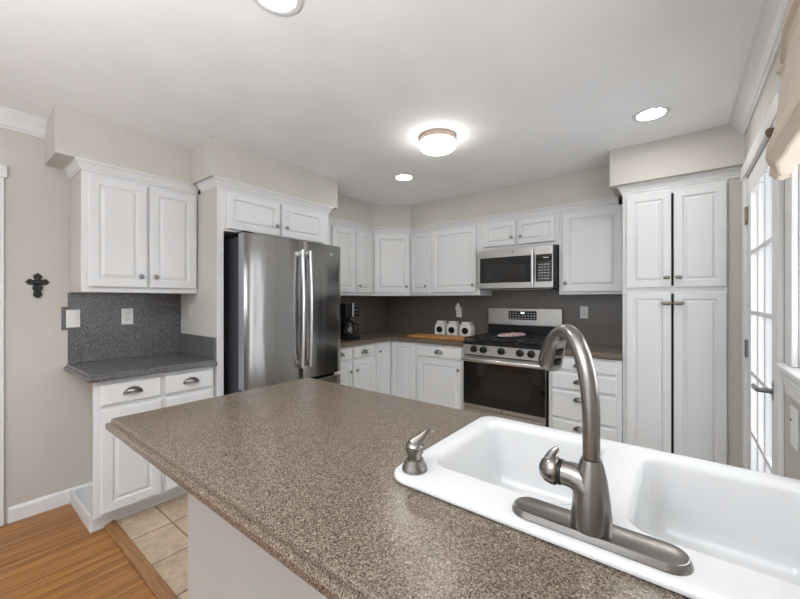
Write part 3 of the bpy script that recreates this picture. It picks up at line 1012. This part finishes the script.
ZS = 0.930


def ins_rect(x0, x1, y0, y1, r, i, z):
    return rrect(x0 + i, x1 - i, y0 + i, y1 - i, max(0.012, r - i), z)


bm = bmesh.new()


def add_rows(rows, cap_last=False):
    vr = [[bm.verts.new(p) for p in lp] for lp in rows]
    n_ = len(vr[0])
    for a, c in zip(vr, vr[1:]):
        for i in range(n_):
            j = (i + 1) % n_
            bm.faces.new((a[i], a[j], c[j], c[i]))
    if cap_last:
        bm.faces.new(vr[-1])
    return vr


outer = add_rows([ins_rect(SKX0, SKX1, SKY0, SKY1, 0.055, i, z) for i, z in ((0.006, ZT + 0.0006), (0.001, ZT + 0.003), (0.0, ZT + 0.007), (0.002, ZT + 0.012), (0.007, ZS - 0.0005), (0.013, ZS))])
rims = []
for x0, x1 in ((SKX0 + 0.040, -0.152), (-0.088, SKX1 - 0.040)):
    y0, y1 = SKY0 + 0.100, SKY1 - 0.036
    prof = [(0.0, ZS), (0.005, ZS - 0.0008), (0.011, ZS - 0.004), (0.016, ZS - 0.011), (0.019, ZS - 0.022), (0.031, ZS - 0.140), (0.036, ZS - 0.160), (0.044, ZS - 0.176), (0.056, ZS - 0.187), (0.080, ZS - 0.192)]
    rims.append(add_rows([ins_rect(x0, x1, y0, y1, 0.062, i, z) for i, z in prof], True))
edges = []
for lp in (outer[-1], rims[0][0], rims[1][0]):
    for i in range(len(lp)):
        e = bm.edges.get((lp[i], lp[(i + 1) % len(lp)]))
        edges.append(e)
bmesh.ops.triangle_fill(bm, use_beauty=True, use_dissolve=False, edges=edges)
bmesh.ops.recalc_face_normals(bm, faces=bm.faces)
bb = B()
bb.bm = bm
t = Thing('sink', 'glossy white double bowl sink set into the speckled peninsula', 'sink', (-0.125, 0.92, ZT))
basin = t.part('basin', bb, M['porcelain'], None, 50)
for x in (-0.315, 0.07):
    t.part('drain', B().lathe([(0.045, 0.0), (0.045, 0.002), (0.034, 0.004), (0.030, 0.001), (0.0, 0.001)], (x, 0.95, ZS - 0.1918), (0, 0, 1), 20), M['nickel'], None, 40)

# faucet
fx, fy = -0.121, 0.695
t = Thing('faucet', 'tall brushed nickel pull down faucet standing on the white sink rim', 'faucet', (fx, fy, ZS))
hl, hw_ = 0.138, 0.034


def stadium(h, w, z, ang=0.0, n=12):
    out = []
    for s in (1, -1):
        for i in range(n + 1):
            a = R(-90 + 180 * i / n) if s > 0 else R(90 + 180 * i / n)
            out.append((s * (h - w) + w * math.cos(a) * 1.0, w * math.sin(a), z))
    c, s_ = math.cos(ang), math.sin(ang)
    return [(fx + x * c - y * s_, fy + x * s_ + y * c, z) for x, y, z in out]


t.part('base_plate', B().loops([stadium(hl - a, hw_ - a, z) for a, z in ((0.0, ZS + 0.0005), (0.0006, ZS + 0.004), (0.0045, ZS + 0.0120), (0.0060, ZS + 0.0126), (0.0075, ZS + 0.0120))]), M['nickel'], None, 28)
b = B()
prof = [(0.0330, 0.0122), (0.0330, 0.018), (0.0318, 0.034), (0.0298, 0.055), (0.0272, 0.078), (0.0238, 0.100), (0.0198, 0.118), (0.0162, 0.1285), (0.0138, 0.1290)]
b.lathe(prof, (fx, fy, ZS), (0, 0, 1), 32)
# shoulder that carries the handle, sweeping out of the body
hz = ZS + 0.0915
b.tube([(fx + 0.002, fy, ZS + 0.020), (fx + 0.000, fy, ZS + 0.040), (fx - 0.002, fy, ZS + 0.062), (fx - 0.006, fy, ZS + 0.078), (fx - 0.017, fy, ZS + 0.089), (fx - 0.031, fy, hz), (fx - 0.046, fy, hz)], [0.0290, 0.0285, 0.0280, 0.0268, 0.0245, 0.0218, 0.0205], 24)
body = t.part('body', b, M['nickel'], None, 45)
SA = R(38)
sx, sy = -math.sin(SA), math.cos(SA)
pts, rad = [], []
zb, zt = ZS + 0.130, 1.120
for i in range(3):
    pts.append((fx, fy, zb + (zt - zb) * i / 3))
    rad.append(0.0140)
AX, AZ = 0.091, 0.150


def arc(a):
    d = AX * (1 - math.cos(a))
    return Vector((fx + sx * d, fy + sy * d, zt + AZ * math.sin(a)))


for i in range(0, 25):
    pts.append(arc(math.pi * i / 24 * 0.60))
    rad.append(0.0140 + 0.0022 * i / 24)
t.part('spout', B().tube(pts, rad, 24), M['nickel'], None, 45)
hp = [arc(math.pi * (0.603 + 0.187 * i / 8)) for i in range(9)]
pd = (hp[-1] - hp[-2]).normalized()
hp += [hp[-1] + pd * 0.008, hp[-1] + pd * 0.021, hp[-1] + pd * 0.025, hp[-1] + pd * 0.0255]
hr = [0.0164, 0.0180, 0.0188, 0.0196, 0.0206, 0.0216, 0.0226, 0.0234, 0.0242, 0.0250, 0.0255, 0.0238, 0.0150]
head = t.part('spray_head', B().tube(hp, hr, 24), M['nickel'], None, 45)
# rubber buttons on the head
for k0, r0, ln in ((5, 0.0214, 0.018), (8, 0.0240, 0.018)):
    pd = (hp[k0 + 1] - hp[k0 - 1]).normalized()
    side = Vector((0.72, -0.66, 0))
    side = (side - pd * side.dot(pd)).normalized()
    q = Matrix((side, pd.cross(side).normalized(), pd)).transposed()
    b = B()
    tb = bmesh.new()
    bmesh.ops.create_cube(tb, size=1.0)
    bmesh.ops.scale(tb, verts=tb.verts, vec=(0.008, 0.015, ln))
    bmesh.ops.bevel(tb, geom=list(tb.edges), offset=0.002, segments=2, affect='EDGES')
    bmesh.ops.transform(tb, matrix=Matrix.Translation(hp[k0] + side * (r0 - 0.0015)) @ q.to_4x4(), verts=tb.verts)
    b._add(tb)
    t.part('button', b, M['black'], head, None, 'black rubber button')
hx = fx - 0.0462
h = t.part('handle_collar', B().lathe([(0.0195, 0.0), (0.0225, 0.001), (0.0225, 0.006), (0.0195, 0.007)], (hx, fy, hz), (-1, 0, 0), 24), M['black'], None, 40, 'black seam ring')
b = B().lathe([(0.0225, 0.0), (0.0250, 0.003), (0.0250, 0.012), (0.0225, 0.021), (0.016, 0.029), (0.007, 0.033), (0.0, 0.034)], (hx - 0.0072, fy, hz), (-1, 0, 0), 28)
b.tube([(hx - 0.024, fy, hz + 0.010), (hx - 0.023, fy + 0.001, hz + 0.020), (hx - 0.019, fy + 0.002, hz + 0.029), (hx - 0.012, fy + 0.004, hz + 0.038), (hx - 0.009, fy + 0.005, hz + 0.041)], [0.0105, 0.0090, 0.0070, 0.0052, 0.0022], 14, 0.60)
hd = t.part('handle', b, M['nickel'], None, 45)
t.part('set_screw', B().lathe([(0.003, 0.0), (0.003, 0.001), (0.0, 0.001)], (hx - 0.016, fy - 0.0245, hz - 0.002), (-0.15, -0.98, 0), 12), M['black'], hd)

# soap dispenser
sdx, sdy = -0.498, 0.698
t = Thing('soap_dispenser', 'small brushed nickel soap pump at the near left corner of the sink', 'soap dispenser', (sdx, sdy, ZS))
t.part('base', B().lathe([(0.0305, 0.0005), (0.0305, 0.004), (0.0285, 0.009), (0.0220, 0.022), (0.0210, 0.026), (0.0190, 0.0265)], (sdx, sdy, ZS), (0, 0, 1), 24), M['nickel'], None, 40)
t.part('neck', B().lathe([(0.0170, 0.0267), (0.0170, 0.040), (0.0205, 0.0408), (0.0218, 0.050), (0.0212, 0.0545)], (sdx, sdy, ZS), (0, 0, 1), 24), M['nickel'], None, 40)
dv = Vector((0.55, 0.83, 0)).normalized()
c = Vector((sdx, sdy, ZS))
b = B().lathe([(0.0212, 0.0547), (0.0222, 0.058), (0.0190, 0.063), (0.010, 0.069), (0.0, 0.071)], (sdx, sdy, ZS), (0, 0, 1), 24)
b.tube([c - dv * 0.006 + Vector((0, 0, 0.057)), c + dv * 0.006 + Vector((0, 0, 0.064)), c + dv * 0.020 + Vector((0, 0, 0.075)), c + dv * 0.030 + Vector((0, 0, 0.085)), c + dv * 0.040 + Vector((0, 0, 0.087)), c + dv * 0.050 + Vector((0, 0, 0.083))], [0.0165, 0.0150, 0.0105, 0.0072, 0.0055, 0.004], 14)
t.part('pump_nozzle', b, M['nickel'], None, 45)

# ------------------------------------------------------------------ counter things
# coffee maker faces +x
cx, cy = -2.78, 2.655
Z0 = ZT + 0.0008
t = Thing('coffee_maker', 'black coffee maker with glass carafe on the corner counter beside the refrigerator', 'coffee maker', (cx, cy, Z0))
t.part('base', B().box(cx - 0.13, cx + 0.11, cy - 0.095, cy + 0.095, Z0, Z0 + 0.035, IDM, 0.008), M['black'])
t.part('column', B().box(cx - 0.13, cx - 0.035, cy - 0.095, cy + 0.095, Z0 + 0.0355, Z0 + 0.235, IDM, 0.006), M['black'])
p = t.part('head', B().box(cx - 0.13, cx + 0.10, cy - 0.100, cy + 0.100, Z0 + 0.2355, Z0 + 0.385, IDM, 0.010), M['black'])
t.part('steel_strip', B().box(cx + 0.1005, cx + 0.104, cy - 0.012, cy + 0.014, Z0 + 0.24, Z0 + 0.380, IDM, 0.001), M['handle_steel'], p)
for zz in (0.27, 0.31, 0.35):
    t.part('button', B().box(cx + 0.1005, cx + 0.103, cy + 0.030, cy + 0.078, Z0 + zz, Z0 + zz + 0.006), M['handle_steel'], p)
p = t.part('carafe', B().lathe([(0.056, 0.0), (0.066, 0.010), (0.070, 0.045), (0.064, 0.085), (0.048, 0.115), (0.046, 0.130), (0.050, 0.138)], (cx + 0.035, cy, Z0 + 0.0365), (0, 0, 1), 24), M['carafe'], None, 40, 'dark glass carafe')
t.part('carafe_lid', B().lathe([(0.050, 0.0), (0.048, 0.014), (0.030, 0.022)], (cx + 0.035, cy, Z0 + 0.175), (0, 0, 1), 24), M['black'], p, 40)
t.part('carafe_handle', B().tube([(cx + 0.075, cy + 0.03, Z0 + 0.165), (cx + 0.115, cy + 0.05, Z0 + 0.16), (cx + 0.13, cy + 0.055, Z0 + 0.11), (cx + 0.105, cy + 0.04, Z0 + 0.06)], 0.010, 10), M['black'], p, 40)

# cutting board
single('cutting_board', B().box(-2.42, -1.690, 3.235, 3.520, Z0, Z0 + 0.022, IDM, 0.006), M['board'], (-2.05, 3.38, Z0), 'flat golden brown wooden board on the corner counter left of the range', 'cutting board')

# canisters
for i, (x, lab) in enumerate(((-2.215, 'white canister with black oval patch, leftmost of the three behind the board'), (-2.055, 'white canister with black oval patch, middle of the three behind the board'), (-1.885, 'white canister with black oval patch nearest the range'))):
    y = 3.655
    w = 0.068 if i < 2 else 0.073
    h_ = 0.150 if i < 2 else 0.148
    FC = faceY(y)
    t = Thing('canister', lab, 'canister', (x, y, Z0), 'white canisters behind the cutting board')
    b = B()
    poly = [(-w, 0.0), (w, 0.0), (w, h_ * 0.62), (w * 0.93, h_ * 0.74), (w * 0.66, h_), (-w * 0.66, h_), (-w * 0.93, h_ * 0.74), (-w, h_ * 0.62)]
    tb = bmesh.new()
    vs0 = [tb.verts.new(FC(x + u, -0.055, Z0 + z)) for u, z in poly]
    vs1 = [tb.verts.new(FC(x + u, 0.055, Z0 + z)) for u, z in poly]
    tb.faces.new(vs0)
    tb.faces.new(vs1[::-1])
    for k in range(8):
        tb.faces.new((vs0[k], vs1[k], vs1[(k + 1) % 8], vs0[(k + 1) % 8]))
    bmesh.ops.recalc_face_normals(tb, faces=tb.faces)
    bmesh.ops.bevel(tb, geom=list(tb.edges), offset=0.008, segments=3, affect='EDGES')
    b._add(tb)
    t.part('body', b, M['ceramic'], None, 40)
    t.part('lid', B().box(x - w * 0.70, x + w * 0.70, -0.042, 0.042, Z0 + h_ + 0.0005, Z0 + h_ + 0.020, FC, 0.006), M['ceramic'])
    t.part('chalk_label', B().lathe([(0.040, 0.0), (0.040, 0.002), (0.0, 0.0022)], FC(x, 0.0552, Z0 + 0.070), (0, -1, 0), 24, 1.0, 0.92), M['black'], None, 40, 'black oval patch')

# oven mitt / cloth on the grates
b = B()
outl = [(-0.17, -0.02), (-0.13, -0.055), (-0.03, -0.075), (0.08, -0.065), (0.15, -0.030), (0.165, 0.010), (0.14, 0.045), (0.05, 0.055), (-0.05, 0.045), (-0.13, 0.025)]
px, py, pz = -1.318, 3.500, 0.9725
rot = R(52)
L = []
for sc, dz in ((0.90, 0.0), (1.0, 0.004), (1.0, 0.014), (0.92, 0.022), (0.6, 0.028), (0.25, 0.026)):
    L.append([(px + 0.92 * (u * math.cos(rot) - v_ * math.sin(rot)) * sc, py + (u * math.sin(rot) + v_ * math.cos(rot)) * sc, pz + dz + (0.006 * math.sin(i * 2.1) if dz > 0.02 else 0)) for i, (u, v_) in enumerate(outl)])
b.loops(L)
single('oven_mitt', b, M['pink'], (px, py, pz), 'pink patterned oven mitt lying on the black stove grates', 'oven mitt', None, 60)


# ------------------------------------------------------------------ plates and outlets
def outlet(name, label, F, u, z, cat='outlet', plate='white_plastic', w=0.035, h=0.0575, kind='outlet', group=None):
    c = F(u, 0, z)
    t = Thing(name, label, cat, c, group)
    t.part('plate', B().box(u - w, u + w, 0.0005, 0.006, z - h, z + h, F, 0.0025), M[plate])
    if kind == 'outlet':
        for dz in (0.020, -0.020):
            p = t.part('socket', B().box(u - 0.016, u + 0.016, 0.0062, 0.0085, z + dz - 0.0155, z + dz + 0.0155, F, 0.002), M[plate])
            t.part('slots', B().box(u - 0.009, u - 0.006, 0.0086, 0.0092, z + dz - 0.004, z + dz + 0.007, F).box(u + 0.006, u + 0.009, 0.0086, 0.0092, z + dz - 0.004, z + dz + 0.007, F).box(u - 0.0025, u + 0.0025, 0.0086, 0.0092, z + dz - 0.011, z + dz - 0.007, F), M['slot'], p)
    elif kind == 'switch':
        p = t.part('rocker_frame', B().box(u - 0.018, u + 0.018, 0.0062, 0.0075, z - 0.034, z + 0.034, F, 0.001), M[plate])
        t.part('rocker', B().loops([[F(u - 0.015, w_, zz) for w_, zz in ((0.0078, z - 0.031), (0.0125, z - 0.029), (0.009, z + 0.0), (0.0125, z + 0.031), (0.0078, z + 0.031))], [F(u + 0.015, w_, zz) for w_, zz in ((0.0078, z - 0.031), (0.0125, z - 0.029), (0.009, z + 0.0), (0.0125, z + 0.031), (0.0078, z + 0.031))]]), M['white_plastic'], p)
    return t


outlet('light_switch', 'white rocker light switch on the left edge of the grey backsplash', faceX(XL + 0.008), 0.553, 1.208, 'light switch', 'white_plastic', 0.035, 0.058, 'switch')
GO = 'white wall outlets'
outlet('wall_outlet', 'white outlet on the grey backsplash above the short counter', faceX(XL + 0.008), 0.848, 1.212, group=GO)
outlet('wall_outlet', 'beige outlet on the side panel of the refrigerator surround', faceY(1.205), -3.005, 1.240, 'outlet', 'ivory', 0.033, 0.057)
t = outlet('wall_outlet', 'white outlet with a plug in night light above the canisters', faceY(YB - 0.008), -2.045, 1.185, group=GO)
single('night_light', B().box(-2.075, -2.015, 0.0095, 0.040, 1.205, 1.255, faceY(YB - 0.008), 0.006).lathe([(0.018, 0), (0.020, 0.015), (0.015, 0.030), (0.006, 0.036)], (-2.045, YB - 0.034, 1.2555), (0, 0, 1), 16), M['white_plastic'], (-2.045, YB - 0.034, 1.205), 'small white night light plugged in above the canisters', 'night light', None, 40)
outlet('wall_outlet', 'white outlet on the brown backsplash right of the range', faceY(YB - 0.008), -0.716, 1.212, group=GO)
FRW = lambda u, w, z: (XR - w, u, z)
t = outlet('wall_plate', 'white wall plate under the window apron on the right wall', FRW, 1.845, 0.885, 'wall plate', 'white_plastic', 0.045, 0.070, 'blank')
t.part('screw', B().lathe([(0.005, 0), (0.004, 0.002)], FRW(1.875, 0.0062, 0.905), (-1, 0, 0), 10), M['slot'])

# cross on the left wall
FX = faceX(XL + 0.0005)
cyy, czz = 0.388, 1.422
out_ = []
N_ = 96
lob = [(0.0, 0.078), (0.009, 0.070), (0.018, 0.064), (0.021, 0.052), (0.016, 0.042), (0.013, 0.036), (0.022, 0.034), (0.030, 0.040), (0.042, 0.038), (0.047, 0.028), (0.056, 0.022), (0.047, 0.014), (0.042, 0.004), (0.030, 0.003), (0.022, 0.008), (0.018, -0.002), (0.024, -0.014), (0.021, -0.028), (0.014, -0.036), (0.018, -0.046), (0.021, -0.060), (0.013, -0.072), (0.0, -0.080)]
full = lob + [(-u, z) for u, z in lob[-2:0:-1]]
b = B()
for sc, w0, w1 in ((1.0, 0.0, 0.008), (0.66, 0.0082, 0.013)):
    b.prism([(cyy + u * sc, czz + z * sc) for u, z in full], w0, w1, FX)
b.lathe([(0.016, 0.0132), (0.012, 0.018), (0.0, 0.020)], FX(cyy, 0.0, czz + 0.018), (1, 0, 0), 16)
single('wall_cross', b, M['cross'], (XL, cyy, czz), 'dark ornamental cross hanging on the beige left wall', 'cross')

# ------------------------------------------------------------------ fabric shade over the window
SHY0, SHY1 = 0.80, 1.775
NU, NV = 90, 80


def lerp_tab(tab, v_):
    for (a, p), (c, q_) in zip(tab, tab[1:]):
        if v_ <= c:
            k = (v_ - a) / (c - a)
            k = k * k * (3 - 2 * k)
            return tuple(x + (y_ - x) * k for x, y_ in zip(p, q_))
    return tab[-1][1]


# (depth at the gathered edge, depth of the full pouf, height) down the shade
PROF = [(0.0, (0.026, 0.030, 2.330)), (0.10, (0.034, 0.050, 2.250)), (0.24, (0.058, 0.085, 2.130)), (0.28, (0.060, 0.088, 2.106)), (0.31, (0.050, 0.074, 2.096)),
        (0.36, (0.046, 0.070, 2.075)), (0.52, (0.052, 0.092, 1.940)), (0.68, (0.062, 0.106, 1.830)), (0.77, (0.073, 0.120, 1.785)), (0.85, (0.075, 0.122, 1.760)),
        (0.92, (0.060, 0.100, 1.742)), (1.0, (0.030, 0.045, 1.752))]


def shade_pt(i, j, off):
    s = i / NU                       # along the wall, from the far edge towards the camera
    y = SHY1 - (SHY1 - SHY0) * s
    v_ = j / NV                      # from the head to under the roll
    e_, p_, z = lerp_tab(PROF, v_)
    dist = min(SHY1 - y, y - SHY0)
    k = min(1.0, max(0.0, (dist - 0.045) / 0.28))
    k = k * k * (3 - 2 * k)
    dep = e_ + (p_ - e_) * k
    groove = math.exp(-((dist - 0.062) / 0.016) ** 2)
    dep -= 0.022 * groove * min(1, v_ * 4) * (1 if v_ < 0.9 else 0.5)
    dep *= 1 - 0.35 * max(0.0, 1 - dist / 0.018) ** 2
    dep += 0.0015 * math.sin(dist * 40 + v_ * 9) * v_ * (1 - groove)
    z -= 0.020 * k * v_ - 0.012 * groove * v_
    dep = max(0.024, dep)
    return Vector((XR - dep - off, y, z))


b = B()
front = [[shade_pt(i, j, 0.003) for j in range(NV + 1)] for i in range(NU + 1)]
back = [[shade_pt(i, j, 0.0) for j in range(NV + 1)] for i in range(NU + 1)]
rows = [front[i] + back[i][::-1] for i in range(NU + 1)]
b.loops(rows)
t = Thing('window_shade', 'beige linen balloon shade gathered over the window at the right edge', 'window shade', (XR, 1.33, 2.30))
t.part('fabric', b, M['linen'], None, 70)
t.part('head_rail', B().box(XR - 0.028, XR - 0.0225, SHY0, SHY1, 2.332, 2.350), M['linen'])
b = B().lathe([(0.008, 0.0), (0.012, 0.0008), (0.012, 0.004), (0.008, 0.005)], (XR - 0.074, 1.716, 1.890), (-0.72, -0.69, 0.10), 20, 1.25, 2.3)
t.part('ring', b, M['ring'], None, 40, 'dark brown ring')

# ------------------------------------------------------------------ lights
for x, y, lab in ((-0.137, 2.631, 'white recessed ceiling light above the tall pantry'), (-1.985, 2.613, 'white recessed ceiling light beyond the flush ceiling lamp'), (-1.166, 0.760, 'white recessed ceiling light at the top edge of the photo')):
    t = Thing('recessed_light', lab, 'ceiling light', (x, y, H), 'recessed ceiling lights')
    b = B()
    b.lathe([(0.072, -0.0005), (0.097, -0.0005), (0.095, -0.005), (0.076, -0.008), (0.072, -0.006)], (x, y, H), (0, 0, 1), 32, 1.0, 1.0, False)
    t.part('trim_ring', b, M['trim'], None, 40)
    t.part('lens', B().lathe([(0.071, -0.002), (0.071, -0.005), (0.0, -0.0055)], (x, y, H), (0, 0, 1), 32), M['lamp'], None, 40)
x, y = -1.313, 2.110
t = Thing('flush_ceiling_light', 'round flush ceiling lamp with a bronze ring and glowing white glass', 'ceiling light', (x, y, H))
t.part('ring', B().lathe([(0.118, -0.0005), (0.122, -0.004), (0.122, -0.036), (0.116, -0.038)], (x, y, H), (0, 0, 1), 40), M['fixture'], None, 40)
t.part('glass_shade', B().lathe([(0.113, -0.0385), (0.120, -0.044), (0.119, -0.074), (0.108, -0.086), (0.06, -0.090), (0.0, -0.091)], (x, y, H), (0, 0, 1), 40), M['globe'], None, 40)

# made-up bowl uplight behind the camera, added to brighten ceiling and room
x, y, z = -0.60, -0.90, 1.70
t = Thing('added_uplight', 'made-up white bowl uplight, unseen behind the camera, added to brighten the ceiling', 'ceiling light', (x, y, H))
t.part('canopy', B().lathe([(0.060, -0.0005), (0.060, -0.015), (0.015, -0.030)], (x, y, H), (0, 0, 1), 24), M['fixture'], None, 40)
t.part('stem', B().lathe([(0.007, -0.030), (0.007, z - H - 0.085)], (x, y, H), (0, 0, 1), 12), M['fixture'], None, 40)
t.part('bowl', B().lathe([(0.236, 0.0), (0.240, 0.004), (0.244, 0.0), (0.220, -0.050), (0.150, -0.085), (0.05, -0.098), (0.004, -0.099), (0.004, -0.095), (0.05, -0.094), (0.148, -0.081), (0.216, -0.047), (0.236, 0.0)], (x, y, z), (0, 0, 1), 40, 1.0, 1.0, False), M['ceramic'], None, 40)
d = bpy.data.lights.new('added_fill_light', 'AREA')
d.shape, d.size, d.energy, d.color = 'DISK', 0.40, 41, (0.94, 0.97, 1.0)
o = bpy.data.objects.new('added_fill_light', d)
COL.objects.link(o)
o.location, o.rotation_euler = (x, y, z - 0.015), (R(180), 0, 0)
